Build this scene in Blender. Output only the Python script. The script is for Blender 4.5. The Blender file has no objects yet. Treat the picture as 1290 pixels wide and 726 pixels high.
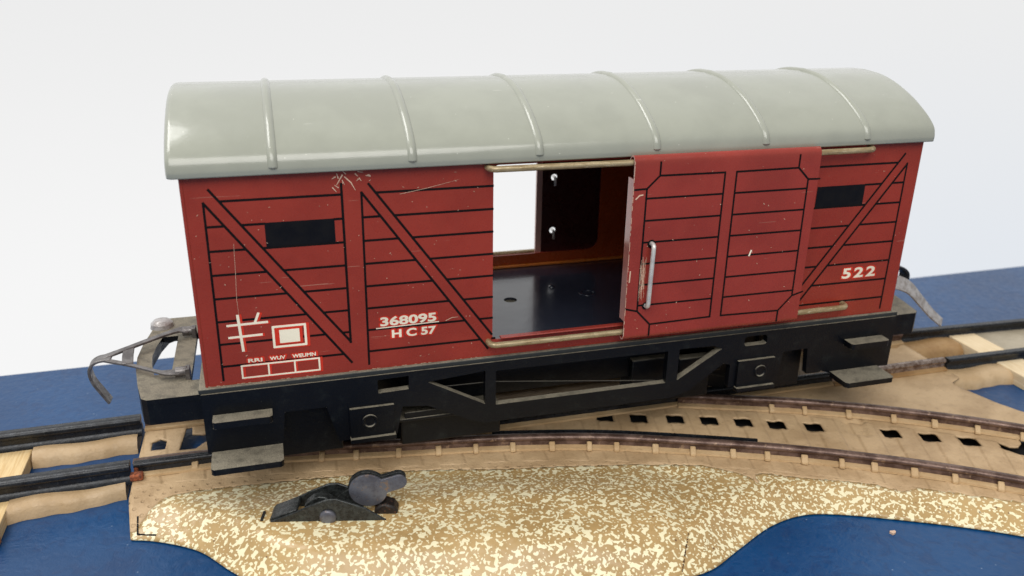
import bpy, bmesh, math, random
import numpy as np
from mathutils import Vector, Matrix
from mathutils.geometry import tessellate_polygon, delaunay_2d_cdt
random.seed(7); RNG = np.random.RandomState(5)
S = 0.001                                   # every length below is written in millimetres
scene = bpy.context.scene
C = scene.collection

# ------------------------------------------------------------------ camera
cam_d = bpy.data.cameras.new("camera"); cam = bpy.data.objects.new("camera", cam_d); C.objects.link(cam)
right = Vector((0.960831, -0.276718, 0.015191)); down = Vector((-0.087403, -0.354588, -0.930929)); fwd = Vector((0.262991, 0.893137, -0.364885))
M = Matrix.Identity(4)
for i in range(3):
    M[i][0] = right[i]; M[i][1] = -down[i]; M[i][2] = -fwd[i]
M[0][3], M[1][3], M[2][3] = 0.0169455, -0.1677775, 0.0847015
cam.matrix_world = M
cam_d.sensor_width = 36; cam_d.lens = 29.62; cam_d.clip_start = 0.005; cam_d.clip_end = 50
cam_d.dof.use_dof = True; cam_d.dof.focus_distance = 0.19; cam_d.dof.aperture_fstop = 22
scene.camera = cam

# ------------------------------------------------------------------ light
world = bpy.data.worlds.new("World"); scene.world = world; world.use_nodes = True
wn = world.node_tree; wn.nodes.clear()
wo = wn.nodes.new('ShaderNodeOutputWorld'); wb = wn.nodes.new('ShaderNodeBackground')
tc = wn.nodes.new('ShaderNodeTexCoord'); sp = wn.nodes.new('ShaderNodeSeparateXYZ')
rmp = wn.nodes.new('ShaderNodeValToRGB'); rmp.color_ramp.interpolation = 'EASE'
wn.links.new(tc.outputs['Generated'], sp.inputs[0])
# bright white room behind the subject, dimmer room on the photographer's side
mr = wn.nodes.new('ShaderNodeMapRange'); mr.inputs['From Min'].default_value = -1; mr.inputs['From Max'].default_value = 1
wn.links.new(sp.outputs['Y'], mr.inputs['Value']); wn.links.new(mr.outputs[0], rmp.inputs[0])
e = rmp.color_ramp.elements
e[0].position = 0.30; e[0].color = (0.44, 0.434, 0.425, 1)
e[1].position = 0.675; e[1].color = (0.84, 0.84, 0.84, 1)
e2_ = rmp.color_ramp.elements.new(0.645); e2_.color = (0.56, 0.555, 0.55, 1)
# whiter low on the left, a touch bluer low on the right
lo = wn.nodes.new('ShaderNodeMapRange'); lo.interpolation_type = 'SMOOTHSTEP'
lo.inputs['From Min'].default_value = 0.02; lo.inputs['From Max'].default_value = -0.38
wn.links.new(sp.outputs['Z'], lo.inputs['Value'])
lx = wn.nodes.new('ShaderNodeMapRange'); lx.interpolation_type = 'SMOOTHSTEP'
lx.inputs['From Min'].default_value = 0.2; lx.inputs['From Max'].default_value = 0.75
wn.links.new(sp.outputs['X'], lx.inputs['Value'])
tint = wn.nodes.new('ShaderNodeMixRGB'); tint.inputs[1].default_value = (1.10, 1.10, 1.10, 1); tint.inputs[2].default_value = (0.90, 0.95, 1.02, 1)
wn.links.new(lx.outputs[0], tint.inputs[0])
t2 = wn.nodes.new('ShaderNodeMixRGB'); t2.inputs[1].default_value = (1, 1, 1, 1)
wn.links.new(lo.outputs[0], t2.inputs[0]); wn.links.new(tint.outputs[0], t2.inputs[2])
ml = wn.nodes.new('ShaderNodeMixRGB'); ml.blend_type = 'MULTIPLY'; ml.inputs[0].default_value = 1
wn.links.new(rmp.outputs[0], ml.inputs[1]); wn.links.new(t2.outputs[0], ml.inputs[2])
wn.links.new(ml.outputs[0], wb.inputs['Color']); wb.inputs['Strength'].default_value = 1.0
wn.links.new(wb.outputs[0], wo.inputs[0])

def area(name, loc, target, size, sy, power, col=(1, 1, 1)):
    d = bpy.data.lights.new(name, 'AREA'); d.shape = 'RECTANGLE'; d.size = size; d.size_y = sy; d.energy = power; d.color = col
    o = bpy.data.objects.new(name, d); C.objects.link(o); o.location = loc
    o.rotation_euler = (Vector(target) - Vector(loc)).to_track_quat('-Z', 'Y').to_euler()
    return o
area("window_light", (-0.45, 0.35, 1.05), (0.06, 0, 0), 0.55, 0.5, 5.5, (1.0, 0.985, 0.96))
area("front_fill", (-0.12, -0.60, 0.72), (0.09, 0, 0), 1.0, 0.6, 8.0, (1.0, 0.97, 0.93))  # unseen fill lamp added to lift the front faces

scene.view_settings.view_transform = 'Standard'; scene.view_settings.look = 'None'
scene.view_settings.exposure = 0; scene.view_settings.gamma = 1
scene.cycles.max_bounces = 8
scene.cycles.use_denoising = True

# ------------------------------------------------------------------ materials
def lin(*c):
    return tuple((x/255/12.92 if x/255 <= 0.04045 else ((x/255+0.055)/1.055)**2.4) for x in c) + (1,)

class NT:
    def __init__(s, name):
        s.m = bpy.data.materials.new(name); s.m.use_nodes = True; s.t = s.m.node_tree
        s.b = s.t.nodes['Principled BSDF']
        tcn = s.n('ShaderNodeTexCoord'); sc = s.n('ShaderNodeVectorMath'); sc.operation = 'SCALE'; sc.inputs['Scale'].default_value = 1000
        s.l(tcn.outputs['Object'], sc.inputs[0]); s.co = sc.outputs[0]; s.uv = tcn.outputs['UV']
    def n(s, t): return s.t.nodes.new(t)
    def l(s, a, b): s.t.links.new(a, b)
    def put(s, inp, v):
        if hasattr(v, 'is_output') or isinstance(v, bpy.types.NodeSocket): s.l(v, inp)
        else: inp.default_value = v
    def noise(s, scale, detail=3, rough=0.55, dist=0, co=None, vec=None):
        n = s.n('ShaderNodeTexNoise'); n.inputs['Scale'].default_value = scale; n.inputs['Detail'].default_value = detail
        n.inputs['Roughness'].default_value = rough; n.inputs['Distortion'].default_value = dist
        c = co or s.co
        if vec:
            mp = s.n('ShaderNodeMapping'); mp.inputs['Scale'].default_value = vec[:3]
            if len(vec) > 3: mp.inputs['Rotation'].default_value = vec[3:]
            s.l(c, mp.inputs[0]); c = mp.outputs[0]
        s.l(c, n.inputs['Vector']); return n.outputs['Fac']
    def voro(s, scale, feature='F1', co=None, rnd=1.0, smooth=None):
        n = s.n('ShaderNodeTexVoronoi'); n.feature = feature; n.inputs['Scale'].default_value = scale; n.inputs['Randomness'].default_value = rnd
        if smooth is not None: n.inputs['Smoothness'].default_value = smooth
        s.l(co or s.co, n.inputs['Vector']); return n
    def step(s, v, a, b, lo_=0.0, hi=1.0):
        n = s.n('ShaderNodeMapRange'); n.interpolation_type = 'SMOOTHSTEP'
        n.inputs['From Min'].default_value = a; n.inputs['From Max'].default_value = b
        n.inputs['To Min'].default_value = lo_; n.inputs['To Max'].default_value = hi
        s.l(v, n.inputs['Value']); return n.outputs[0]
    def math(s, op, a, b=0.0):
        n = s.n('ShaderNodeMath'); n.operation = op; s.put(n.inputs[0], a); s.put(n.inputs[1], b); return n.outputs[0]
    def mix(s, f, a, b):
        n = s.n('ShaderNodeMixRGB'); s.put(n.inputs[0], f); s.put(n.inputs[1], a); s.put(n.inputs[2], b); return n.outputs[0]
    def bump(s, h, strength, dist, prev=None):
        n = s.n('ShaderNodeBump'); n.inputs['Strength'].default_value = strength; n.inputs['Distance'].default_value = dist*S
        s.l(h, n.inputs['Height'])
        if prev is not None: s.l(prev, n.inputs['Normal'])
        return n.outputs[0]
    def out(s, color=None, rough=None, metal=None, spec=None, normal=None, coat=None, coat_r=None):
        for k, v in (('Base Color', color), ('Roughness', rough), ('Metallic', metal), ('Specular IOR Level', spec), ('Normal', normal), ('Coat Weight', coat), ('Coat Roughness', coat_r)):
            if v is not None: s.put(s.b.inputs[k], v)
        return s.m
    def up(s):
        g = s.n('ShaderNodeNewGeometry'); x = s.n('ShaderNodeSeparateXYZ'); s.l(g.outputs['True Normal'], x.inputs[0]); return x.outputs['Z']

def enamel(name, col, rough=0.3, chips=0.0, var=0.12, grain=0.03, chipcol=lin(215, 190, 165), coat=0.0, dust=0.0, spec=0.5):
    t = NT(name)
    n1 = t.noise(0.07, 4); n2 = t.noise(0.9, 3)
    dark = tuple(c*(1-var) for c in col[:3])+(1,); lite = tuple(min(1, c*(1+var)) for c in col[:3])+(1,)
    c = t.mix(t.step(n1, 0.35, 0.65), dark, lite)
    c = t.mix(t.step(n2, 0.55, 0.8, 0, 0.25), c, dark)
    if chips:
        v = t.voro(0.55); sz = t.noise(0.2, 2)
        f = t.math('MULTIPLY', t.step(v.outputs['Distance'], 0.07, 0.03), t.step(t.noise(0.35, 1), 0.56, 0.60))
        c = t.mix(t.math('MULTIPLY', f, chips), c, chipcol)
        s1 = t.noise(0.5, 2, vec=(0.12, 1, 4, 0, 0.6, 0)); f2 = t.step(s1, 0.735, 0.75, 0, 0.35*chips)
        c = t.mix(f2, c, chipcol)
    if dust:
        f = t.math('MULTIPLY', t.step(t.up(), 0.2, 0.95), t.step(t.noise(2.5, 5, 0.7), 0.35, 0.65, 0, dust))
        c = t.mix(f, c, lin(170, 160, 140))
    r = t.step(t.noise(0.4, 4, 0.6), 0.3, 0.7, rough*0.8, rough*1.3)
    b = t.bump(t.noise(0.12, 2), 0.25, 0.5); b = t.bump(t.noise(4.0, 2), grain, 0.3, b)
    return t.out(c, r, 0.0, spec, b, coat, 0.08)

RED = enamel("red_litho_tin", lin(148, 54, 41), 0.28, 0.8, 0.08, 0.05, spec=0.4)
RED_DOOR = enamel("red_litho_tin_door", lin(148, 57, 48), 0.25, 0.8, 0.08, 0.05, spec=0.4)
LIP = enamel("lip_baked_light", lin(205, 165, 156), 0.22, 0.0)  # door lip, with reflected and outside light put into its pale colour
LINE = enamel("black_printed_line", lin(12, 9, 10), 0.5, spec=0.2)
WINDOW = enamel("black_printed_window", lin(9, 9, 14), 0.45, spec=0.25)
CREAM = enamel("cream_print", lin(246, 236, 214), 0.4)
HALO = enamel("orange_red_print", lin(205, 52, 28), 0.35)
CHIP = enamel("bare_scratch", lin(222, 190, 165), 0.5)
ROOF = enamel("grey_green_enamel", lin(154, 157, 145), 0.19, 1.0, 0.05, 0.10, chipcol=lin(225, 225, 215), coat=0.5)
INNER = enamel("orange_lacquered_tin", lin(160, 70, 30), 0.28, 0.0, 0.1)
FLOOR = enamel("blue_black_floor_enamel", lin(38, 42, 54), 0.14, 0.25, 0.1, 0.10, chipcol=lin(120, 130, 140), coat=0.4)
INK = enamel("hole_black", (0.003, 0.003, 0.004, 1), 0.8)

def plastic(name, col, dust, rough=0.42):
    t = NT(name); up = t.up()
    d1 = t.step(t.noise(4.2, 3, 0.75), 0.30, 0.66, 0.45, 1.0); d2 = t.step(t.noise(0.35, 3), 0.25, 0.6, 0.55, 1.0)
    f = t.math('MULTIPLY', t.math('MULTIPLY', t.step(up, 0.25, 0.8), d1), t.math('MULTIPLY', d2, dust))
    side = t.math('MULTIPLY', t.step(t.noise(2.2, 3, 0.8), 0.66, 0.73, 0, 0.4), t.step(t.noise(0.15, 2), 0.42, 0.58))
    haze = t.step(t.noise(0.25, 5, 0.7), 0.5, 0.8, 0, 0.07)
    c = t.mix(haze, col, lin(105, 115, 110)); c = t.mix(side, c, lin(120, 120, 105))
    c = t.mix(f, c, lin(146, 139, 122))
    r = t.math('ADD', t.math('MULTIPLY', f, 0.45), rough)
    return t.out(c, r, 0, 0.3, t.bump(t.noise(2.2, 4, 0.6), 0.35, 0.25))
BLACK = plastic("dusty_black_plastic", lin(5, 8, 15), 1.0, 0.36)
GREYTOP = plastic("dust_grey_plastic", lin(44, 48, 50), 1.0, 0.5)
WHEEL = plastic("black_wheel_plastic", lin(16, 17, 20), 0.5)

def metal(name, a, b, rough, met=0.9, scale=0.6, c3=None, vec=None):
    t = NT(name); c = t.mix(t.step(t.noise(scale, 5, 0.65, vec=vec), 0.38, 0.62), a, b)
    if c3: c = t.mix(t.step(t.noise(scale*2.2, 4, 0.7, vec=vec), 0.58, 0.68), c, c3)
    r = t.step(t.noise(1.2, 4, 0.6), 0.3, 0.7, rough*0.7, rough*1.35)
    return t.out(c, r, met, 0.5, t.bump(t.noise(3, 4, 0.6), 0.25, 0.15))
STEEL = metal("bright_wire", lin(222, 220, 216), lin(200, 198, 196), 0.3, 0.35)
ROD = metal("tarnished_brass_rod", lin(176, 160, 126), lin(146, 126, 92), 0.33, 0.3, 1.4, lin(204, 190, 158), (0.12, 1, 1))
ZINC = metal("dull_grey_steel", lin(182, 180, 180), lin(146, 140, 136), 0.36, 0.25, 0.5)
ZINCDK = metal("blued_steel", lin(116, 119, 128), lin(94, 94, 102), 0.38, 0.5, 0.3, lin(146, 124, 104))
RAILBROWN = metal("rusty_brown_rail", lin(122, 100, 90), lin(82, 62, 54), 0.38, 0.45, 0.25, lin(150, 126, 106))
RAILBLACK = metal("black_rail", lin(34, 38, 44), lin(24, 26, 30), 0.32, 0.25, 0.5, lin(60, 62, 64))
RAILGREY = metal("worn_steel_rail", lin(165, 150, 140), lin(110, 92, 82), 0.3, 0.7, 0.6, lin(90, 60, 45))
RUST = metal("rust", lin(165, 92, 58), lin(92, 52, 40), 0.75, 0.15, 1.6)
LEVER = metal("black_lever_metal", lin(58, 62, 62), lin(34, 36, 36), 0.28, 0.3, 1.0, lin(72, 70, 66))

def tan(name, a, b, gloss=0.5, bumps=0.5):
    t = NT(name)
    c = t.mix(t.step(t.noise(0.10, 4, 0.6), 0.35, 0.65), a, b)
    c = t.mix(t.step(t.noise(0.8, 4, 0.7), 0.56, 0.75, 0, 0.45), c, tuple(x*0.72 for x in b[:3])+(1,))
    h = t.bump(t.noise(1.1, 4, 0.6), bumps, 0.5); h = t.bump(t.noise(5, 3), 0.25, 0.2, h)
    return t.out(c, t.step(t.noise(0.6, 3), 0.3, 0.7, gloss*0.75, gloss*1.3), 0, 0.4, h)
TAN = tan("tan_brush_paint", lin(200, 172, 132), lin(184, 154, 114))
TANSTRIP = tan("tan_strip_paint", lin(196, 170, 134), lin(182, 154, 116), 0.42, 0.35)
TANDARK = tan("brown_strip_paint", lin(170, 138, 96), lin(148, 114, 74), 0.5, 0.35)
GREYCARD = tan("grey_beige_card", lin(176, 166, 146), lin(158, 148, 128), 0.5, 0.3)

def bedmat():
    t = NT("tan_painted_embossed_tin")
    c = t.mix(t.step(t.noise(0.08, 4, 0.6), 0.35, 0.65), lin(200, 172, 134), lin(176, 148, 112))
    c = t.mix(t.step(t.noise(0.7, 5, 0.7), 0.54, 0.75, 0, 0.5), c, lin(140, 112, 80))
    # rows of small pressed dots: uv holds (run along the track, offset from the track) in mm
    sx = t.n('ShaderNodeSeparateXYZ'); t.l(t.uv, sx.inputs[0])
    u = t.math('MULTIPLY', sx.outputs['X'], 1/2.9); v = t.math('MULTIPLY', sx.outputs['Y'], 1/1.9)
    row = t.math('FLOOR', v); u = t.math('ADD', u, t.math('MULTIPLY', row, 0.5))
    fu = t.math('SUBTRACT', t.math('FRACT', u), 0.5); fv = t.math('SUBTRACT', t.math('FRACT', v), 0.5)
    d = t.math('SQRT', t.math('ADD', t.math('POWER', t.math('MULTIPLY', fu, 2.9), 2), t.math('POWER', t.math('MULTIPLY', fv, 1.9), 2)))
    dot = t.math('MULTIPLY', t.step(d, 0.5, 0.25), t.step(sx.outputs['Y'], -6.5, -7.5))
    c = t.mix(t.math('MULTIPLY', dot, 0.18), c, lin(128, 98, 66))
    S_ = sx.outputs['X']; T_ = sx.outputs['Y']
    def band(per, off, half, slant, t0, t1):
        q = t.math('ADD', S_, t.math('ADD', t.math('MULTIPLY', T_, slant), off)); q = t.math('ABSOLUTE', t.math('SUBTRACT', t.math('MULTIPLY', t.math('FRACT', t.math('MULTIPLY', q, 1/per)), per), per/2))
        e1 = t.step(q, half+0.5, half-0.4); e2 = t.math('MULTIPLY', t.step(T_, t0-0.2, t0+0.2), t.step(T_, t1+0.2, t1-0.2)); return t.math('MULTIPLY', e1, e2)
    pads = t.math('MAXIMUM', band(10.1, 2.5, 2.7, 0.15, -6.6, -2.0), band(9.2, 0.0, 2.6, 0.12, 2.4, 21.5))
    c = t.mix(t.math('MULTIPLY', t.math('MULTIPLY', pads, t.math('SUBTRACT', 1.0, pads)), 0.6), c, lin(150, 120, 86))
    h = t.bump(pads, 0.45, 0.6); h = t.bump(dot, 0.7, -0.35, h); h = t.bump(t.noise(0.9, 4, 0.6), 0.45, 0.5, h); h = t.bump(t.noise(5, 3), 0.2, 0.2, h)
    return t.out(c, 0.5, 0, 0.4, h)
BED = bedmat()

def specklemat():
    t = NT("cream_speckled_tan_litho")
    n1 = t.noise(0.86, 0.6, 0.4, 0.25); n2 = t.noise(1.6, 0.3, 0.4, 0.2)
    f = t.math('MAXIMUM', t.step(n1, 0.592, 0.608), t.step(n2, 0.612, 0.632))
    base = t.mix(t.step(t.noise(0.06, 4), 0.35, 0.65), lin(186, 157, 107), lin(170, 141, 93))
    rim = t.math('MAXIMUM', t.step(n1, 0.556, 0.584), t.step(n2, 0.59, 0.612)); base = t.mix(t.math('MULTIPLY', rim, 0.25), base, lin(150, 128, 88))
    c = t.mix(f, base, t.mix(t.noise(0.5, 2), lin(238, 231, 196), lin(228, 219, 180)))
    c = t.mix(t.step(t.noise(0.5, 4, 0.7), 0.66, 0.74, 0, 0.55), c, lin(120, 92, 58))
    c = t.mix(t.math('MULTIPLY', t.step(t.voro(0.3).outputs['Distance'], 0.09, 0.05), t.step(t.noise(0.08, 1), 0.52, 0.56, 0, 0.8)), c, lin(86, 54, 36))
    h = t.bump(t.noise(0.10, 3), 0.7, 1.8); h = t.bump(t.noise(1.2, 3), 0.10, 0.3, h)
    return t.out(c, t.step(t.noise(0.3, 3), 0.3, 0.7, 0.26, 0.38), 0, 0.45, h, 0.15, 0.2)
SPECK = specklemat()

def leather():
    t = NT("blue_leatherette")
    nz = t.n('ShaderNodeTexNoise'); nz.inputs['Scale'].default_value = 0.35; nz.inputs['Detail'].default_value = 3; t.l(t.co, nz.inputs['Vector'])
    sc = t.n('ShaderNodeVectorMath'); sc.operation = 'SCALE'; sc.inputs['Scale'].default_value = 2.2; t.l(nz.outputs['Color'], sc.inputs[0])
    ad = t.n('ShaderNodeVectorMath'); ad.operation = 'ADD'; t.l(t.co, ad.inputs[0]); t.l(sc.outputs[0], ad.inputs[1])
    v = t.voro(0.42, 'DISTANCE_TO_EDGE', co=ad.outputs[0]); v2 = t.voro(1.1, 'DISTANCE_TO_EDGE', co=ad.outputs[0])
    cre = t.step(v.outputs['Distance'], 0.0, 0.35); cre2 = t.step(v2.outputs['Distance'], 0.0, 0.3)
    big = t.noise(0.22, 4, 0.6, 1.2)
    c = t.mix(t.step(t.noise(0.03, 3), 0.3, 0.7), lin(3, 58, 104), lin(6, 68, 118))
    c = t.mix(t.step(big, 0.5, 0.36, 0, 0.35), c, lin(8, 44, 88))
    spk = t.math('MULTIPLY', t.step(t.voro(0.5).outputs['Distance'], 0.11, 0.05), t.step(t.noise(0.35, 2), 0.55, 0.6, 0, 0.6))
    c = t.mix(spk, c, lin(150, 165, 185))
    h = t.bump(cre, 0.13, 0.22); h = t.bump(cre2, 0.12, 0.08, h); h = t.bump(big, 0.3, 0.5, h); h = t.bump(t.noise(2.0, 3), 0.2, 0.12, h)
    return t.out(c, t.step(t.noise(0.5, 3), 0.3, 0.7, 0.30, 0.42), 0, 0.5, h)
LEATHER = leather()

def wood(name, a, b):
    t = NT(name); n = t.noise(0.8, 5, 0.6, vec=(2.4, 0.16, 2.4)); n2 = t.noise(3.0, 3, 0.6, vec=(3, 0.1, 3))
    c = t.mix(t.step(n, 0.35, 0.65), a, b); c = t.mix(t.step(n2, 0.55, 0.7, 0, 0.4), c, tuple(x*0.7 for x in b[:3])+(1,))
    return t.out(c, 0.6, 0, 0.3, t.bump(n, 0.4, 0.25))
WOOD = wood("pale_wood", lin(232, 206, 158), lin(214, 182, 130))
WOODW = wood("light_wood", lin(236, 218, 184), lin(222, 198, 158))
WOODO = wood("orange_wood", lin(200, 142, 92), lin(182, 120, 72))

# ------------------------------------------------------------------ mesh building
ORG = {}
def thing(name, loc, label, cat, group=None):
    o = bpy.data.objects.new(name, None); C.objects.link(o); o.location = Vector(loc)*S; o.empty_display_size = 0.01
    o['label'] = label; o['category'] = cat
    if group: o['group'] = group
    ORG[o.name] = Vector(loc); return o
class MB:
    def __init__(s): s.v = []; s.f = []; s.m = []
    def add(s, vs, fs, m=0):
        o = len(s.v); s.v += [tuple(p) for p in vs]
        for f in fs: s.f.append(tuple(i+o for i in f)); s.m.append(m)
    def box(s, x0, x1, y0, y1, z0, z1, m=0):
        s.add([(x0,y0,z0),(x1,y0,z0),(x1,y1,z0),(x0,y1,z0),(x0,y0,z1),(x1,y0,z1),(x1,y1,z1),(x0,y1,z1)],
              [(0,3,2,1),(4,5,6,7),(0,1,5,4),(1,2,6,5),(2,3,7,6),(3,0,4,7)], m)
    def obox(s, c, ux, half, m=0, z0=None, z1=None):         # box turned in plan: centre, direction, (hx, hy)
        ux = Vector((ux[0], ux[1])).normalized(); uy = Vector((-ux[1], ux[0])); P = []
        for z in (z0, z1):
            for a, b in ((-1,-1),(1,-1),(1,1),(-1,1)):
                p = Vector(c[:2]) + ux*half[0]*a + uy*half[1]*b; P.append((p.x, p.y, z))
        s.add(P, [(0,3,2,1),(4,5,6,7),(0,1,5,4),(1,2,6,5),(2,3,7,6),(3,0,4,7)], m)
    def prism(s, loops, a, b, axis='y', m=0, mb=None, ms=None):
        # loops: outline and holes as 2D points; extruded along axis from a to b
        def P(p, t): return (p[0], t, p[1]) if axis == 'y' else ((p[0], p[1], t) if axis == 'z' else (t, p[0], p[1]))
        flat = [p for l in loops for p in l]
        tris = tessellate_polygon([[Vector((p[0], p[1], 0)) for p in l] for l in loops])
        ta = [t for t in tris]
        s.add([P(p, a) for p in flat], [tuple(t) for t in ta], m)
        s.add([P(p, b) for p in flat], [tuple(reversed(t)) for t in ta], m if mb is None else mb)
        for l in loops:
            n = len(l); s.add([P(p, a) for p in l]+[P(p, b) for p in l], [(i, (i+1) % n, n+(i+1) % n, n+i) for i in range(n)], m if ms is None else ms)
    def tube(s, pts, r, seg=12, m=0, cap=True):
        pts = [Vector(p) for p in pts]; n = len(pts); rs = r if isinstance(r, (list, tuple)) else [r]*n
        vs = []; prev = None
        for i, p in enumerate(pts):
            t = (pts[min(i+1, n-1)]-pts[max(i-1, 0)]).normalized()
            if prev is None:
                a = Vector((0,0,1)) if abs(t.z) < 0.9 else Vector((0,1,0)); u = t.cross(a).normalized()
            else: u = (prev - t*prev.dot(t)).normalized()
            prev = u; w = t.cross(u)
            vs += [p + (u*math.cos(2*math.pi*k/seg) + w*math.sin(2*math.pi*k/seg))*rs[i] for k in range(seg)]
        fs = [(i*seg+k, i*seg+(k+1) % seg, (i+1)*seg+(k+1) % seg, (i+1)*seg+k) for i in range(n-1) for k in range(seg)]
        if cap: fs += [tuple(range(seg))[::-1], tuple(range((n-1)*seg, n*seg))]
        s.add(vs, fs, m)
    def lathe(s, c, prof, axis='y', seg=48, m=0):            # prof: (radius, offset along axis)
        vs = []; c = Vector(c)
        for r, h in prof:
            for k in range(seg):
                a = 2*math.pi*k/seg
                d = (r*math.cos(a), h, r*math.sin(a)) if axis == 'y' else ((r*math.cos(a), r*math.sin(a), h) if axis == 'z' else (h, r*math.cos(a), r*math.sin(a)))
                vs.append(c+Vector(d))
        n = len(prof)
        s.add(vs, [(i*seg+k, i*seg+(k+1) % seg, (i+1)*seg+(k+1) % seg, (i+1)*seg+k) for i in range(n-1) for k in range(seg)]
              + [tuple(range(seg)), tuple(range((n-1)*seg, n*seg))[::-1]], m)
    def sweep(s, prof, path, m=0, ms=None, side=1):           # prof (t sideways, z) closed; path in plan with z per point or flat
        n = len(path); k = len(prof); vs = []
        for i, p in enumerate(path):
            a = Vector(path[max(i-1, 0)][:2]); b = Vector(path[min(i+1, n-1)][:2]); t = (b-a).normalized(); nn = Vector((-t.y, t.x))
            for q in prof: vs.append((p[0]+nn.x*q[0], p[1]+nn.y*q[0], (p[2] if len(p) > 2 else 0)+q[1]))
        o = len(s.v); s.v += vs
        for i in range(n-1):
            for j in range(k):
                s.f.append((o+i*k+j, o+(i+1)*k+j, o+(i+1)*k+(j+1) % k, o+i*k+(j+1) % k)); s.m.append(ms[j] if ms else m)
        s.f.append(tuple(o+j for j in range(k))); s.m.append(m)
        s.f.append(tuple(o+(n-1)*k+j for j in range(k))[::-1]); s.m.append(m)
    def line(s, pts, w, y, m=1, th=0.05, taper=False):         # a printed stroke on a wall facing -y
        for i in range(len(pts)-1):
            a = Vector(pts[i]); b = Vector(pts[i+1]); d = (b-a).normalized(); nn = Vector((-d.y, d.x))*w/2; d = d*w*0.35
            wb_ = 0.35 if (taper and i == len(pts)-2) else 1
            q = [a-d+nn, b+d+nn*wb_, b+d-nn*wb_, a-d-nn]; yy = y - 0.003*(i % 2) - random.random()*0.006
            s.add([(p.x, yy-th, p.y) for p in q], [(0,1,2,3)], m)
    def patch(s, pts, y, m=1):
        s.prism([pts], y-0.05, y, 'y', m)
    def text(s, txt, x0, x1, z0, z1, y, m, offset=0.03, sp=1.0, m2=None, dx=0.0, dz=0.0):
        cu = bpy.data.curves.new('t', 'FONT'); cu.body = txt; cu.offset = offset; cu.space_character = sp; cu.resolution_u = 4
        o = bpy.data.objects.new('t', cu); C.objects.link(o); dg = bpy.context.evaluated_depsgraph_get()
        me = bpy.data.meshes.new_from_object(o.evaluated_get(dg)); V = [v.co.copy() for v in me.vertices]
        xa = min(v.x for v in V); xb = max(v.x for v in V); za = min(v.y for v in V); zb = max(v.y for v in V)
        s.add([(x0+(v.x-xa)/(xb-xa)*(x1-x0)+dx, y, z0+(v.y-za)/(zb-za)*(z1-z0)+dz) for v in V], [tuple(p.vertices) for p in me.polygons], m)
        bpy.data.objects.remove(o); bpy.data.curves.remove(cu); bpy.data.meshes.remove(me)
    def build(s, name, mats, parent=None, bevel=0.0, angle=35, seg=2, label=None, recalc=True, smooth=True):
        root = parent
        while root is not None and root.parent: root = root.parent
        org = ORG.get(root.name, Vector((0,0,0))) if root else Vector((0,0,0))
        me = bpy.data.meshes.new(name); me.from_pydata([((x-org.x)*S, (y-org.y)*S, (z-org.z)*S) for x, y, z in s.v], [], s.f)
        mats = mats if isinstance(mats, (list, tuple)) else [mats]
        for mm in mats: me.materials.append(mm)
        me.polygons.foreach_set('material_index', s.m)
        if recalc:
            bm = bmesh.new(); bm.from_mesh(me); bmesh.ops.recalc_face_normals(bm, faces=bm.faces); bm.to_mesh(me); bm.free()
        if smooth: me.shade_smooth(); me.set_sharp_from_angle(angle=math.radians(angle))
        o = bpy.data.objects.new(name, me); C.objects.link(o); o.parent = parent
        if bevel:
            b = o.modifiers.new('bevel', 'BEVEL'); b.width = bevel*S; b.segments = seg; b.limit_method = 'ANGLE'; b.angle_limit = math.radians(40)
            b.harden_normals = False
        if label: o['label'] = label
        return o

def cr(pts, n=8):                                             # Catmull-Rom through points
    P = [Vector(p) for p in pts]; P = [P[0]*2-P[1]]+P+[P[-1]*2-P[-2]]; out = []
    for i in range(1, len(P)-2):
        for k in range(n):
            t = k/n; a, b, c, d = P[i-1], P[i], P[i+1], P[i+2]
            out.append(0.5*((2*b)+(c-a)*t+(2*a-5*b+4*c-d)*t*t+(3*b-a-3*c+d)*t**3))
    out.append(P[-2]); return [tuple(p) for p in out]
def circ(cx, cz, r, n=24, rz=None): return [(cx+r*math.cos(2*math.pi*k/n), cz+(rz or r)*math.sin(2*math.pi*k/n)) for k in range(n)]
def rrect(x0, x1, z0, z1, r, n=6):
    out = []
    for cx, cz, a0 in ((x1-r, z1-r, 0), (x0+r, z1-r, 90), (x0+r, z0+r, 180), (x1-r, z0+r, 270)):
        for k in range(n+1):
            a = math.radians(a0+90*k/n); out.append((cx+r*math.cos(a), cz+r*math.sin(a)))
    return out

TB = -32.0; BD = -28.0; RT = -24.0

# ------------------------------------------------------------------ setting: blue leatherette surface
mb = MB()
mb.add([(-460,-420,TB),(620,-420,TB),(620,94.5,TB),(-460,80.5,TB)], [(0,1,2,3)])
edge = [(0,0)]
prof = [(TB, 0), (TB-0.6, 1.5), (TB-2.2, 2.6), (TB-4.5, 3.0), (TB-26, 3.0)]
for (za, ya), (zb_, yb) in zip(prof, prof[1:]):
    mb.add([(-460,80.5+ya,za),(620,94.5+ya,za),(620,94.5+yb,zb_),(-460,80.5+yb,zb_)], [(0,1,2,3)])
mb.add([(-460,-420,TB-26),(620,-420,TB-26),(620,97.5,TB-26),(-460,83.5,TB-26)], [(0,3,2,1)])
mb.add([(-460,-420,TB-26),(620,-420,TB-26),(620,-420,TB),(-460,-420,TB)], [(0,1,2,3)])
me = mb.build('tabletop', LEATHER); me['kind'] = 'structure'

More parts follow.
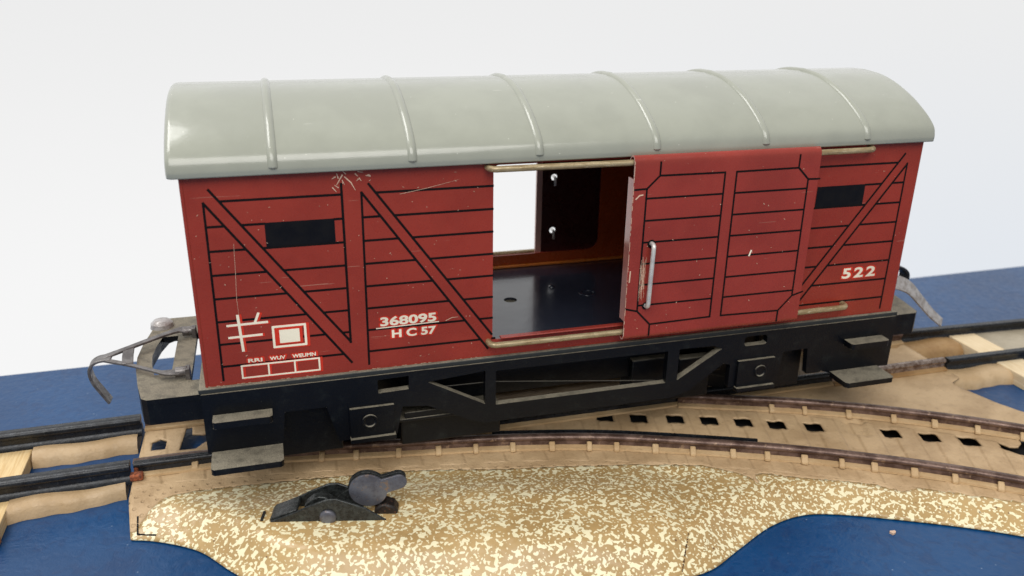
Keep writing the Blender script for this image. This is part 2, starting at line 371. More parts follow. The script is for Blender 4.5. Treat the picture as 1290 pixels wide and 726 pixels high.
# ------------------------------------------------------------------ the turnout
turn = thing('track_turnout', (60, 0, TB), 'tan painted tin railway turnout with cream speckled embankment and small throw lever, under the boxcar', 'toy track')
front_rail = cr([(-19.5,16.4),(-5,16.2),(15,13.6),(44.6,8.8),(67.8,4.9),(90.9,-0.8),(116.3,-10.3),(134,-17.8),(150.3,-26),(165.4,-34.8),(177.4,-43),(198,-58),(222,-78)], 10)
inner_rail = cr([(118,14.0),(129.3,9.9),(147.3,3.2),(165.9,-5.3),(182.9,-14.9),(196.8,-24),(215,-38),(238,-58)], 10)
outl = cr([(-18.5,-4.6),(-12.8,-6.8),(-4.5,-12.2),(2,-20.3),(8.1,-27),(17,-31.5),(32,-35),(50,-38.5),(68,-42.5),(80,-45),(89,-46.2),(97,-45.2),(105.3,-41.1),(116.3,-35.9),(125.7,-34.2),(134.5,-36.3),(148.7,-42.6),(160.5,-48.6),(170,-54.5),(190,-69),(213,-90)], 6)
spk = cr([(-17.8,-3.4),(-15,0.6),(-13.1,2.8),(-9.2,5.0),(3.6,4.7),(24.7,3.0),(43,0.7),(64.9,-4.2),(87.4,-8.6),(104.2,-12.8),(112,-16),(117.7,-20.4),(119.5,-24.4),(121.5,-21.2),(129.1,-24.6),(145.2,-32),(150,-36.0),(155,-36.4),(161,-39.8),(174.1,-47.2),(195,-62.5),(216,-82)], 6)
dom = [tuple(p[:2]) for p in outl] + [(226,-86),(240,-62),(222,-30),(212,-19),(207.5,-13),(204.8,-7.5),(203,-1.5),(201.4,3.0),(201.6,5.6),(206,7.5),(206,36),(190,42.5),(60,44.5),(-19,45.5),(-19.4,24),(-19.6,6)]
dom = [(x, y) for x, y in dom]
def quadhole(x, y, ang=-0.42):
    ca, sa = math.cos(ang), math.sin(ang); out = []
    for a, b in ((-1.9,-1.9),(-0.8,-2.2),(0.8,-1.9),(2.4,-2.05),(2.3,0),(2.0,1.9),(0.8,2.2),(-0.8,1.9),(-2.3,2.05),(-2.1,0)):
        out.append((x+a*ca-b*sa+0.2, y+a*sa+b*ca))
    return [p[:2] for p in cr(out+[out[0]], 3)][:-1]
holes = [quadhole(x, y) for x, y in [(95.8,12.4),(104.3,9.6),(113.5,6.8),(121.9,3.8),(130.2,0.7),(138.1,-2.6),(146.9,-6.1),(164.5,-13.9),(172.9,-18.1),(181.4,-22.3)]]
holes += [[(-17,25.4),(-13.7,25.2),(-13.6,29.2),(-15.2,30.4),(-17,29.2)],
          [(-10.4,23.8),(-9.4,34.4),(-8.0,34.6),(-7.8,31),(-5,30),(-2.5,31.6),(1,33),(2,27),(-1.5,27.2),(-4.5,26.2),(-6.6,23.6)],
          [(187.2,-27.0),(188.6,-24.5),(189.8,-27.0),(191.6,-27.8),(193.8,-26.6),(195.6,-24.4),(198.6,-24.8),(200,-29.5),(198,-35),(190,-31.8)]]
def pip(pts, poly):
    x, y = pts[:,0], pts[:,1]; ins = np.zeros(len(pts), bool); n = len(poly)
    for i in range(n):
        x1, y1 = poly[i][:2]; x2, y2 = poly[(i+1) % n][:2]
        c = ((y1 > y) != (y2 > y))
        with np.errstate(divide='ignore', invalid='ignore'): xi = (x2-x1)*(y-y1)/(y2-y1)+x1
        ins ^= c & (x < xi)
    return ins
def polydist(pts, line):
    L = np.array([p[:2] for p in line], float); best = np.full(len(pts), 1e9); sA = np.zeros(len(pts)); sg = np.zeros(len(pts)); acc = 0
    for i in range(len(L)-1):
        a, b = L[i], L[i+1]; d = b-a; ln = np.hypot(*d); t = np.clip(((pts-a)@d)/ln**2, 0, 1); q = a+t[:,None]*d; r = pts-q
        dd = np.hypot(r[:,0], r[:,1]); m = dd < best; best[m] = dd[m]; sA[m] = (acc+t*ln)[m]
        cr_ = d[0]*(pts[:,1]-a[1])-d[1]*(pts[:,0]-a[0]); sg[m] = np.sign(cr_)[m]; acc += ln
    return best, sA, sg
gx, gy = np.meshgrid(np.arange(-20, 240, 0.85), np.arange(-92, 46, 0.85)); G = np.stack([gx.ravel(), gy.ravel()], 1)
G = G + RNG.uniform(-0.12, 0.12, G.shape); G = G[pip(G, dom)]
for ln in [dom+[dom[0]], spk]+[h+[h[0]] for h in holes]:
    G = G[polydist(G, ln)[0] > 0.35]
def resamp(line, st=0.8, jit=0.0):
    out = []
    for a, b in zip(line, line[1:]):
        a = Vector(a[:2]); b = Vector(b[:2]); n = max(1, int((b-a).length/st))
        for k in range(n):
            p = a+(b-a)*k/n; out.append((p.x+random.uniform(-jit, jit), p.y+random.uniform(-jit, jit)))
    out.append(tuple(line[-1][:2])); return out
V2 = [tuple(g) for g in G]; E2 = []
def addloop(l, close=True):
    o = len(V2); V2.extend(l); n = len(l)
    for i in range(n if close else n-1): E2.append((o+i, o+(i+1) % n))
domr = resamp(dom+[dom[0]])[:-1]; addloop(domr)
for h in holes: addloop(resamp(h+[h[0]], 0.6)[:-1])
spr = resamp([p for p in spk], 0.8, 0.28)[1:-1]; spr[0] = (-17.6, -3.2); addloop(spr, False)
cv, ce, cf, _, _, _ = delaunay_2d_cdt([Vector(v) for v in V2], E2, [], 0, 1e-5)
CV = np.array([tuple(v) for v in cv]); CF = np.array([f for f in cf if len(f) == 3])
cen = CV[CF].mean(1); keep = pip(cen, domr)
for h in holes: keep &= ~pip(cen, h)
CF = CF[keep]; cen = cen[keep]
d0, s0, _ = polydist(CV, outl); dr, sr, sgr = polydist(CV, front_rail); tt = dr*sgr
spkpoly = [tuple(p) for p in spr]+[(222,-95),(-18,-60),(-30,-5)]
inS = pip(CV, spkpoly); dS, _, _ = polydist(CV, spr)
def ss(x): x = np.clip(x, 0, 1); return x*x*(3-2*x)
Z = np.full(len(CV), BD)
w = np.interp(CV[:,0], [-18, 0, 20, 88, 104, 118, 130, 200], [9.5, 9.5, 9.0, 11.0, 11.5, 8.5, 8.0, 8.5])
rim = np.clip(d0/w, 0, 1); rise = rim*1.18; rise = np.where(rise < 0.78, rise, 1-0.22*np.exp(-(rise-0.78)/0.22))
Z = TB + 0.55 + 3.45*rise
hump = np.exp(-((CV[:,0]-46)/55)**6)*ss((dS+1)/17)*ss((d0+1)/(w*0.95))*inS
Z += 2.7*hump
# dent right of the hump
Z -= inS*0.9*np.exp(-((CV[:,0]-(101+0.35*(CV[:,1]+20)))/3.2)**2)*ss(dS/4)*ss((d0-4)/10)
nob = ~inS
pad = ss((np.abs(((sr+2.5) % 10.1)-5.05)-2.7)/-0.7+0.5)
em = nob*(tt < -2.2)*(tt > -6.6)*pad*0.42
em2 = nob*(tt > 2.4)*(tt < 21.5)*ss((np.abs(((sr+tt*0.12) % 9.2)-4.6)-2.6)/-0.7+0.5)*0.40*(CV[:,0] > 70)
Z += 0.5*(em+em2)
# pressed tab between the branch rails
tabp = pip(CV, [(154.5,-11),(158.2,-13.6),(162.2,-6),(157,-4.6)]); Z[tabp] -= 0.7
Z += RNG.normal(0, 0.02, len(CV))
def meshpart(mask, name, mat, uvs=None):
    F = CF[mask]; ids = np.unique(F); mp = -np.ones(len(CV), int); mp[ids] = np.arange(len(ids)); o = ORG[turn.name]
    me = bpy.data.meshes.new(name)
    me.from_pydata([((CV[i,0]-o.x)*S, (CV[i,1]-o.y)*S, (Z[i]-o.z)*S) for i in ids], [], [tuple(int(k) for k in mp[f]) for f in F])
    me.materials.append(mat); bm = bmesh.new(); bm.from_mesh(me)
    for f in bm.faces:
        if f.normal.z < 0: f.normal_flip()
    bm.to_mesh(me); bm.free()
    uv = me.uv_layers.new(name='run'); vi = np.zeros(len(me.loops), int); me.loops.foreach_get('vertex_index', vi)
    uv.data.foreach_set('uv', np.stack([sr[ids][vi], tt[ids][vi]], 1).ravel())
    me.shade_smooth(); ob = bpy.data.objects.new(name, me); C.objects.link(ob); ob.parent = turn
    sm = ob.modifiers.new('thick', 'SOLIDIFY'); sm.thickness = 0.45*S; sm.offset = -1
    return ob
sp_in = pip(cen, spkpoly)
meshpart(~sp_in, 'roadbed', BED)
emb = meshpart(sp_in, 'embankment', SPECK)
def zat(x, y):
    q = (CV[:,0]-x)**2+(CV[:,1]-y)**2; j = np.argsort(q)[:3]; return float(Z[j].mean())
mb = MB()                                                       # printed corner tick and the torn seam
for a, b, wd in (((-17.3,0.3),(-17.1,-3.9),0.35), ((-17.1,-3.9),(-13.3,-5.2),0.35)):
    a = Vector(a); b = Vector(b)
    for k in range(8):
        p = a+(b-a)*(k+0.5)/8; z = zat(p.x, p.y)
        mb.obox(p, b-a, ((b-a).length/16+0.02, wd/2), 0, z-0.2, z+0.12)
mb.build('printed_mark', INK, emb)
TORN = enamel('brown_torn_edge', lin(70,46,28), 0.6)
mb = MB()
for k in range(14):
    x = 94.6-k*0.33; y = -38.2-k*0.5; z = zat(x, y)
    mb.obox((x, y), (-0.33,-0.5), (0.36, 0.07+0.09*abs(math.sin(k*.5))), 0, z-0.4, z+0.06)
mb.build('seam_crack', TORN, emb)

RP = [(-2.3,-4.0),(2.3,-4.0),(2.2,-3.35),(0.75,-3.1),(0.6,-1.9),(1.05,-1.35),(1.15,-0.75),(0.85,-0.2),(0.3,0.0),(-0.3,0.0),(-0.85,-0.2),(-1.15,-0.75),(-1.05,-1.35),(-0.6,-1.9),(-0.75,-3.1),(-2.2,-3.35)]
RP = [(a, -4+(b+4)*0.82) for a, b in RP]
RMS = [1,1,1,0,0,0,0,0,0,0,0,0,0,0,1,1]
def rail(name, path, mats, parent, lab=None, z=RT, prof=RP, ms=RMS):
    m_ = MB(); m_.sweep(prof, [(p[0], p[1], z) for p in path], 0, ms); return m_.build(name, mats, parent, angle=50, label=lab)
fr1 = [p for p in front_rail]
rail('rail', fr1, [RAILBROWN, TAN], turn, 'rusty brown curved rail nearest the embankment')
rail('rail', inner_rail, [RAILBROWN, TAN], turn, 'rusty brown inner rail of the curved branch')
rail('rail', [(-19.3+k*5.63, 15.6-k*0.035, 0) for k in range(34)], [RAILBLACK, TAN], turn, 'black straight near rail passing under the boxcar')
rail('rail', [(166.6+k*1.0, 14.2, 0) for k in range(40)], [RAILGREY, TANDARK], turn, 'short worn steel rail end right of the boxcar')
rail('rail', [(-19.3+k*5.63, 37.2-k*0.1, 0) for k in range(41)], [RAILBROWN, TAN], turn, 'straight far rail under the boxcar')
bl = [(p[0]+0.4*1.9, p[1]+1.9, 0) for p in front_rail if 62 < p[0] < 126]
rail('switch_blade', bl, [RAILBLACK, RAILBROWN], turn, z=RT-0.9, prof=[(-0.35,-1.7),(0.35,-1.7),(0.35,0),(-0.35,0)], ms=[0]*4)
mb = MB(); mb.obox((-18.6,12.9), (1,-0.02), (1.4,1.0), 0, -27.9, -26.2); mb.obox((-18.9,16), (1,0), (0.5,1.5), 0, -27.9, -25.4); mb.build('rusty_joint', RUST, turn, bevel=0.4)
def clip(x, y, tx, ty, side, wd=0.75):
    m_ = MB(); t = Vector((tx, ty)).normalized(); n = Vector((-t.y, t.x))*side; ws = wd*random.uniform(0.85, 1.15)
    # a folded tongue: rises from the bed, leans on the rail's web
    pr = [(3.0,-4.0),(2.8,-3.2),(1.9,-2.6),(0.8,-2.2),(0.7,-2.7),(1.5,-3.0),(1.8,-4.0)]; vs = []
    for a in (-ws, ws):
        for q, z in pr: vs.append((x+n.x*q+t.x*a, y+n.y*q+t.y*a, RT+z))
    k = len(pr); m_.add(vs, [tuple(range(k))[::-1], tuple(range(k, 2*k))]+[(i, (i+1) % k, k+(i+1) % k, k+i) for i in range(k)])
    m_.build('rail_clip', TAN, turn, bevel=0.3)
def along(path, xs, side):
    for x in xs:
        for a, b in zip(path, path[1:]):
            if a[0] <= x < b[0]:
                f = (x-a[0])/(b[0]-a[0]); clip(x, a[1]+(b[1]-a[1])*f, b[0]-a[0], b[1]-a[1], side); break
along(front_rail, [-6,23,31,41,50.5,59.5,68.5,78,87,93.5,102.5,111,120,127.6,135.6,143.4,150,157.8,165.4,173.5,182,191], -1)
along(inner_rail, [141.5,149.6,160,170.2,179,187.8,196.6,206], -1)
along(front_rail, [72,108,139,154,176], 1)

mb = MB(); mb.prism([[(88,4),(112,-4),(140,-16),(165,-29),(185,-42),(206,-34),(200,-22),(186,-15),(165,-3),(140,9),(118,17),(88,19)]], TB+0.1, TB+0.5, 'z'); mb.build('hole_shade_sheet', INK, turn)  # added black sheet that paints the shade inside the branch holes
# lever mechanism standing in the embankment
lo_, ld = Vector((9.3,-14.0)), Vector((26.6,-6.6)).normalized(); ln_ = Vector((-ld.y, ld.x)); LZ = -27.1
def L3(u, w_, h): p = lo_+ld*u+ln_*w_; return (p.x, p.y, LZ+h)
def lplate(m_, prof, w0, w1, m=0):
    k = len(prof); tri = tessellate_polygon([[Vector((p[0], p[1], 0)) for p in prof]])
    m_.add([L3(u, w0, h) for u, h in prof]+[L3(u, w1, h) for u, h in prof], [tuple(t) for t in tri]+[tuple(i+k for i in t)[::-1] for t in tri]+[(i, (i+1) % k, k+(i+1) % k, k+i) for i in range(k)], m)
PR = [(0,-1),(0,0.4),(1.2,1.6),(6.6,3.9),(9.5,5.4),(13,6.9),(15.2,7.0),(18,5.9),(21,4.7),(22.2,3.8),(26.2,1.0),(27.4,-1)]
mb = MB(); lplate(mb, PR, 0, 0.55); lplate(mb, [(u*0.97, h*1.02) for u, h in PR], 5.4, 5.95)
cov = [(0.6,1.2),(1.4,2.1),(6.6,4.2),(6.9,3.6),(1.5,1.3)]; lplate(mb, cov, 0.5, 5.5)
arc = [(8+ (7*k/8), 4.0+2.2*math.sin(math.pi*k/8)) for k in range(9)]; lplate(mb, arc+[(15,3.0),(8,3.0)], 2.0, 4.2)
lev = mb.build('throw_lever', LEVER, turn, bevel=0.18, label='small black metal throw lever with a round blued disc')
mb = MB(); dc = Vector((21.4, 7.2)); th = math.atan2(1.9, 5.8); pts = []
for k in range(40):
    a = th+math.radians(26)+(2*math.pi-math.radians(52))*k/39; pts.append((dc.x+4.0*math.cos(a), dc.y+3.8*math.sin(a)))
tip = Vector((dc.x+6.9*math.cos(th), dc.y+6.9*math.sin(th)))
neck = []
for k in range(11):
    a = th-math.pi/2+math.pi*k/10; neck.append((tip.x+1.6*math.cos(a), tip.y+1.6*math.sin(a)))
disc = pts+neck
lplate(mb, disc, 2.6, 3.1, 0); lplate(mb, [(u-0.25, h+0.35) for u, h in disc], 3.3, 4.3, 1)
lplate(mb, [(13.5,3.5),(15.5,6.2),(19.5,8.6),(21,6),(20,2)], 2.9, 3.4, 1)
mb.build('disc', [ZINCDK, RUST if False else LEVER], lev, bevel=0.15)
mb = MB(); p = L3(13.2, -0.45, 2.7)
mb.lathe((0,0,0), [(1.75,0.5),(1.75,0.15),(1.5,-0.15),(0.9,-0.3)], 'y', 24)
q = MB(); rot = Matrix(((ld.x, -ld.y*-1 if False else ln_.x, 0),(ld.y, ln_.y, 0),(0,0,1)))
q.add([tuple(rot @ Vector(v) + Vector(p)) for v in mb.v], mb.f); q.build('rivet', ZINCDK, lev, angle=60)
mb = MB(); dr_ = [(22.5,-1),(22.5,2.6),(23.5,3.6),(25,4.0),(26.6,3.4),(27.4,2.2),(27.4,-1)]; lplate(mb, dr_, 2.2, 5.6); mb.build('drum', metal('rust_stained_black', lin(44,38,34), lin(30,26,24), 0.5, 0.2, 1.0, lin(120,72,48)), lev, bevel=0.4, label='rust stained end of the lever')
mb = MB(); lplate(mb, [(-1.0,-0.6),(-1.0,1.8),(-0.5,1.9),(-0.4,-0.6)], 0.5, 3.4); mb.build('slot', INK, lev)
mb = MB()
for k in range(420):
    u = random.gauss(14, 7.5); w_ = -abs(random.gauss(0, 0.8))-0.05
    if random.random() < 0.35: w_ = random.uniform(1, 5); u = random.uniform(1, 24)
    if u < 0 or u > 28: continue
    r = random.uniform(0.10, 0.26); c = Vector(L3(u, w_, 0.25*math.exp(w_) if w_ < 0 else 1.4)); c.z += r*0.2
    vs = [c+Vector((random.uniform(-1,1), random.uniform(-1,1), random.uniform(-0.3,1)))*r for _ in range(4)]
    mb.add(vs, [(0,1,2),(0,2,3),(0,3,1),(1,3,2)])
g = mb.build('sand', TANDARK, None, smooth=False); g['kind'] = 'stuff'; g['label'] = 'brown sand grains scattered along the foot of the throw lever'; g['category'] = 'sand'

# ------------------------------------------------------------------ plain track pieces either end
def ballast(name, x0, x1, y0, y1, zt, mat, parent, seed=0, slope=0.0):
    rnd = random.Random(seed); m_ = MB(); nx = 26; vs = []; prof = [(0,0),(0.03,0.55),(0.16,0.93),(0.4,1.0),(0.62,0.97),(0.86,0.86),(0.97,0.45),(1,0)]
    ph = rnd.random()*6; k = len(prof)
    for i in range(nx+1):
        u = i/nx; x = x0+(x1-x0)*u; e_ = 0.5*math.sin(u*9+ph)+0.3*math.sin(u*23+ph*2); g_ = 0.5*math.sin(u*7+ph*1.7)+0.25*math.sin(u*19)
        hh = (zt-TB)*(1+0.07*math.sin(u*8+ph)); off = slope*(x-x0)
        for a, b in prof: vs.append((x, y0+e_*0.6+(y1-y0+(g_-e_)*0.6)*a+off, TB+0.02+hh*b))
    m_.add(vs, [(i*k+j, (i+1)*k+j, (i+1)*k+j+1, i*k+j+1) for i in range(nx) for j in range(k-1)]+[tuple(range(k))[::-1], tuple(range(nx*k, nx*k+k))])
    return m_.build(name, mat, parent, angle=70)
TP_ = [(-1.5,-5.0),(1.5,-5.0),(1.3,-3.6),(0.7,-3.2),(0.7,-2.0),(1.5,-1.4),(1.6,-0.5),(1.2,-0.05),(-1.2,-0.05),(-1.6,-0.5),(-1.5,-1.4),(-0.7,-2.0),(-0.7,-3.2),(-1.3,-3.6)]
TP = TP_; TP2 = [(a*0.75, b*0.8-1.0) for a, b in TP_]
tl = thing('track_section', (-60, 25, TB), 'black railed track piece with tan painted strips and wooden sleeper, left of the boxcar', 'toy track', 'plain track pieces')
rail('rail', [(-120+k*4.0, 34.6+0.02*k*1.0+ (0.9*k/25), 0) for k in range(26)], [RAILBLACK]*2, tl, prof=TP, ms=[0]*14)
rail('rail', [(-120+k*4.0, 12.2+0.09*k+0.0, 0) for k in range(26)], [RAILBLACK]*2, tl, prof=TP, ms=[0]*14)
ballast('ballast_strip', -44.5, -21.0, 30.0, 42.0, -28.3, TANSTRIP, tl, 1, 0.06)
ballast('ballast_strip', -44.8, -21.2, 8.3, 17.5, -28.3, TANSTRIP, tl, 2, 0.12)
def sleeper(x0, x1, y0, y1, z1, mat, parent, rz=0.0):
    m_ = MB(); m_.box(x0, x1, y0, y1, TB+0.05, z1); return m_.build('sleeper', mat, parent, bevel=0.2)
sleeper(-53.0,-44.8, 2.5, 36, -28.7, WOOD, tl)
sleeper(-94.0,-85.5, 1.5, 36, -28.7, WOOD, tl)
mb = MB(); mb.box(-49.5,-44.6,-0.2,2.3,TB+0.05,-27.8); mb.build('end_block', WOODO, tl, bevel=0.2)
trr = thing('track_section', (250, 22, TB), 'black railed track piece with brown strips and pale wooden sleeper, right of the boxcar', 'toy track', 'plain track pieces')
rail('rail', [(206.5+k*4.5, 34.5-0.22*k, 0) for k in range(30)], [RAILBLACK]*2, trr, prof=TP2, ms=[0]*14)
rail('rail', [(206.8+k*4.5, 14.2-0.08*k, 0) for k in range(30)], [RAILBLACK]*2, trr, prof=TP2, ms=[0]*14)
ballast('ballast_strip', 200, 224.5, 26.5, 38, -28.2, TANDARK, trr, 3, -0.05)
ballast('ballast_strip', 203.5, 226, 6.5, 17, -28.3, TANSTRIP, trr, 4, -0.02)
sleeper(224.8, 234.5, 2.0, 33.5, -27.9, WOODW, trr)
mb = MB(); mb.box(234.8, 262, 19.5, 33.0, TB+0.05, -28.0); mb.build('card_strip', GREYCARD, trr, bevel=0.25)
sleeper(262.5, 272, 2.0, 27, -28.0, WOODW, trr)

# ------------------------------------------------------------------ the boxcar
car = thing('boxcar', (85, 27, -24), 'dark red tinplate toy goods wagon with grey arched roof and open sliding door', 'toy wagon')
ZB0, DZ, LW = 39.8, 5.06, 0.48
zl = [ZB0-DZ*i for i in range(8)]
W = MB(); mats = [RED, INNER, LINE, WINDOW, CREAM, HALO, CHIP]
hole = rrect(61.9, 108.0, 3.9, 44.2, 1.2)
W.prism([[(0,0),(30.6,0),(31,-0.75),(33,-0.95),(35.2,-0.8),(35.9,-0.1),(36.4,0),(170,0),(170,46),(0,46)], hole], 0.0, 0.45, 'y', 0, 1, 0)
Y = 0.0
def ln(pts, w=LW, m=2): W.line(pts, w, Y, m)
def dgx(z, a, b): return a[0]+(z-a[1])*(b[0]-a[0])/(b[1]-a[1])
# first bay
A1, B1 = (5.0,42.2), (30.3,7.2); A2, B2 = (3.8,39.6), (30.3,2.2)
ln([A1, B1], 0.5); ln([A2, B2], 0.5); ln([(3.8,39.6),(3.6,1.2)], 0.45); ln([(30.25,42.0),(30.3,7.0)], 0.5)
for i, z in enumerate(zl):
    xr = min(dgx(z, A1, B1), 30.3)
    if i == 1: ln([(xr,z),(14.8,z)]); ln([(28.5,z),(30.2,z)])
    elif z > 7.3: ln([(xr,z),(30.2,z)])
    xl = dgx(z, A2, B2)
    if z < 39 : ln([(3.8,z),(min(xl,30.3),z)])
W.patch([(14.8,29.5),(28.5,29.5),(28.5,34.9),(14.8,34.9)], 0.0, 3)
# second bay
A1, B1 = (35.7,41.7), (61.7,5.4); A2, B2 = (34.2,40.0), (60.8,2.0)
ln([A1, B1], 0.5); ln([A2, B2], 0.5); ln([(34.2,40.0),(34.0,1.3)], 0.45)
for z in zl:
    ln([(max(dgx(z, A1, B1),34),z),(61.8,z)])
    if z < 39: ln([(34.1,z),(dgx(z, A2, B2),z)])
# bay right of the door
A1, B1 = (165.3,41.9), (139.0,6.4); A2, B2 = (166.3,39.2), (139.0,2.2)
ln([A1, B1], 0.5); ln([A2, B2], 0.5); ln([(166.4,39.5),(166.3,1.2)], 0.45); ln([(139.8,42),(139.8,7)], 0.45)
for i, z in enumerate(zl):
    xl = dgx(z, A1, B1); xr = dgx(z, A2, B2)
    if i == 1: ln([(155.3,z),(xl,z)])
    elif z > 7: ln([(108.5,z),(xl,z)])
    if z < 39: ln([(xr,z),(166.3,z)])
W.patch([(141.9,29.7),(155.3,29.7),(155.3,34.9),(141.9,34.9)], 0.0, 3)
# marks: first the orange-red misprint, then the cream
def stroke(pts, w=0.5):
    W.line([(a+0.35, b-0.1) for a, b in pts], w*1.5, Y-0.012, 5, 0.05); W.line(pts, w, Y-0.05, 4, 0.05)
stroke([(7.8,15.6),(8.2,7.6)], 0.55); stroke([(5.6,13.5),(13.5,13.6)]); stroke([(5.7,10.8),(12.2,10.9)]); stroke([(11.1,13.8),(11.9,15.7)], 0.5)
def frame(x0, x1, z0, z1, w):
    for off, m, d, ww in ((0.012,5,0.4,w*1.9),(0.05,4,0,w)):
        for a, b in (((x0,z0),(x1,z0)),((x0,z1),(x1,z1)),((x0,z0),(x0,z1)),((x1,z0),(x1,z1))):
            W.line([(a[0]+d, a[1]-d*0.25),(b[0]+d, b[1]-d*0.25)], ww, Y-off, m, 0.05)
frame(14.5,21.0,7.7,12.3,0.48)
W.prism([[(15.1,8.2),(20.4,8.2),(20.4,11.8),(15.1,11.8)]], -0.125, -0.06, 'y', 5)
W.prism([[(15.7,8.5),(19.8,8.5),(19.8,11.5),(15.7,11.5)]], -0.15, -0.06, 'y', 4)
frame(7.5,23.4,1.3,4.1,0.36)
for x in (12.9,18.3): W.line([(x+0.3,1.4),(x+0.3,4.0)], 0.6, Y-0.012, 5); W.line([(x,1.3),(x,4.1)], 0.34, Y-0.05, 4)
def word(t, x0, x1, z0, z1, off, sp=1.0, halo=True):
    if halo:
        for dx, dz in ((0.28,-0.05),(0.12,0.1),(-0.15,-0.1)): W.text(t, x0-0.2, x1+0.2, z0-0.2, z1+0.2, Y-0.055-dx*0.02, 5, off+0.05, sp, dx=dx, dz=dz)
    W.text(t, x0, x1, z0, z1, Y-0.11, 4, off, sp)
word("368095", 36.8, 49.1, 9.95, 12.15, 0.035)
word("H C 57", 39.2, 49.0, 7.0, 8.95, 0.035)
W.line([(35.9,9.62),(49.6,9.85)], 0.22, Y-0.06, 4)
word("522", 152.9, 162.7, 10.5, 13.3, 0.03, 1.25)
word("RRI", 8.9, 11.8, 4.75, 5.6, 0.03); word("WUV", 13.3, 16.5, 4.75, 5.6, 0.03); word("WEUMN", 17.9, 22.8, 4.75, 5.6, 0.03)
# wear: scratches and chipped paint
def scr(pts, w=0.09): W.line(pts, w, Y-0.07, 6, 0.05, True)
rr = random.Random(3)
for k in range(15):
    x = 31.0+rr.gauss(0,2.6); z = 43.0+rr.gauss(0,0.8)
    if z > 44.4: continue
    a = rr.uniform(0, 6.28); l_ = rr.uniform(0.2, 1.1); scr([(x,z),(x+l_*math.cos(a), z+l_*math.sin(a))], rr.uniform(0.1,0.3))
scr([(31.0,43.4),(32.2,42.2),(33.0,40.6)], 0.22); scr([(30.6,43.8),(29.4,41.9)], 0.3)
scr([(8.6,31),(8.4,26),(8.0,19),(8.1,15)], 0.06); scr([(42,39.2),(48,40.2),(54.5,41.6)], 0.08); scr([(51.2,9.9),(52.6,10.5),(54,10.5)], 0.14)
for k in range(60):
    x = rr.uniform(1, 61); z = rr.uniform(1, 44); a = rr.uniform(0, 6.28); l_ = rr.uniform(0.08, 0.35); scr([(x,z),(x+l_*math.cos(a), z+l_*math.sin(a))], rr.uniform(0.05,0.16))
for k in range(14):
    x = rr.uniform(140, 168); z = rr.uniform(1, 44); scr([(x,z),(x+rr.uniform(-.3,.3), z+rr.uniform(-.3,.3))], 0.1)
for k in range(40):
    x = rr.uniform(0.3, 61); scr([(x,0.12),(x+rr.uniform(0.1,0.8),0.1)], rr.uniform(0.05,0.14))
W.build('side_wall', mats, car, recalc=False, smooth=False)
hole2 = rrect(61.9, 108.6, 4.4, 44.2, 3.2)
mb = MB(); mb.prism([[(0,0),(170,0),(170,46),(0,46)], hole2], 54.0, 54.45, 'y', 1, 0, 0); mb.build('side_wall', [RED, INNER], car, recalc=False, smooth=False)
for x0 in (0.0, 169.55):
    mb = MB(); mb.prism([[(0.45,0),(53.98,0),(53.98,46)]+[(27.2-26.4*math.cos(math.pi*k/16)*-1*-1+0, 46+11.6*math.sin(math.pi*k/16)) for k in range(16, -1, -1)]+[(0.45,46)]], x0, x0+0.45, 'x', 0)
    mb.build('end_wall', [RED], car)
for x0 in (0.25, 169.75):
    mb = MB(); mb.tube([(x0,0.25,0.02),(x0,0.25,45.5)], 0.42, 16); mb.build('corner_fold', RED, car)

# floor, with two holes
mb = MB(); fl = [(0.5,0.5),(169.5,0.5),(169.5,53.9),(0.5,53.9)]
mb.prism([fl, circ(74.7,29.7,1.75), circ(96.4,29.6,1.6)], 0.1, 0.7, 'z', 0)
mb.lathe((96.4,29.6,0.7), [(2.5,-0.05),(2.4,0.18),(2.0,0.22),(1.7,0.1),(1.62,-0.4)], 'z', 32)
mb.lathe((88.2,36.0,0.7), [(1.0,-0.05),(0.85,0.35),(0.4,0.6)], 'z', 24)
mb.build('floor', FLOOR, car, angle=50)
mb = MB(); mb.box(0.6,169.4,53.0,53.95,0.75,1.5); mb.build('floor_glow_strip', enamel('orange_reflected_light', lin(214,122,52), 0.3), car, bevel=0.2)  # added strip, the orange reflection along the floor joint put into its colour

# back door (seen through the openings) and its handle tails
mb = MB(); mb.prism([[(91.3,2.6),(137.4,2.6),(137.4,44.6),(91.3,44.6)], circ(95.0,26.2,0.95,20), circ(95.0,10.3,0.95,20)], 56.2, 56.6, 'y'); mb.box(89.6,91.35,55.6,56.55,2.8,44.4, 1); bd = mb.build('sliding_door', [enamel("dark_red_inside", lin(58,26,24), 0.3), LIP], car, bevel=0.1)  # pale strip beside the door carries outside light in its colour
mb = MB()
for z in (26.4, 10.4):
    mb.tube([(95.35, 58.0, z-0.3),(95.3, 56.4, z-0.3),(95.25,55.9,z-0.5),(95.2,55.8,z-2.6)], 0.42, 8)
mb.build('handle', STEEL, bd)
mb = MB(); mb.tube([(60,57.1,43.8),(154,57.1,43.8)], 0.85, 12); mb.build('door_rail', ROD, car)
mb = MB(); mb.tube([(60,57.1,3.8),(154,57.1,3.8)], 0.85, 12); mb.build('door_rail', ROD, car)

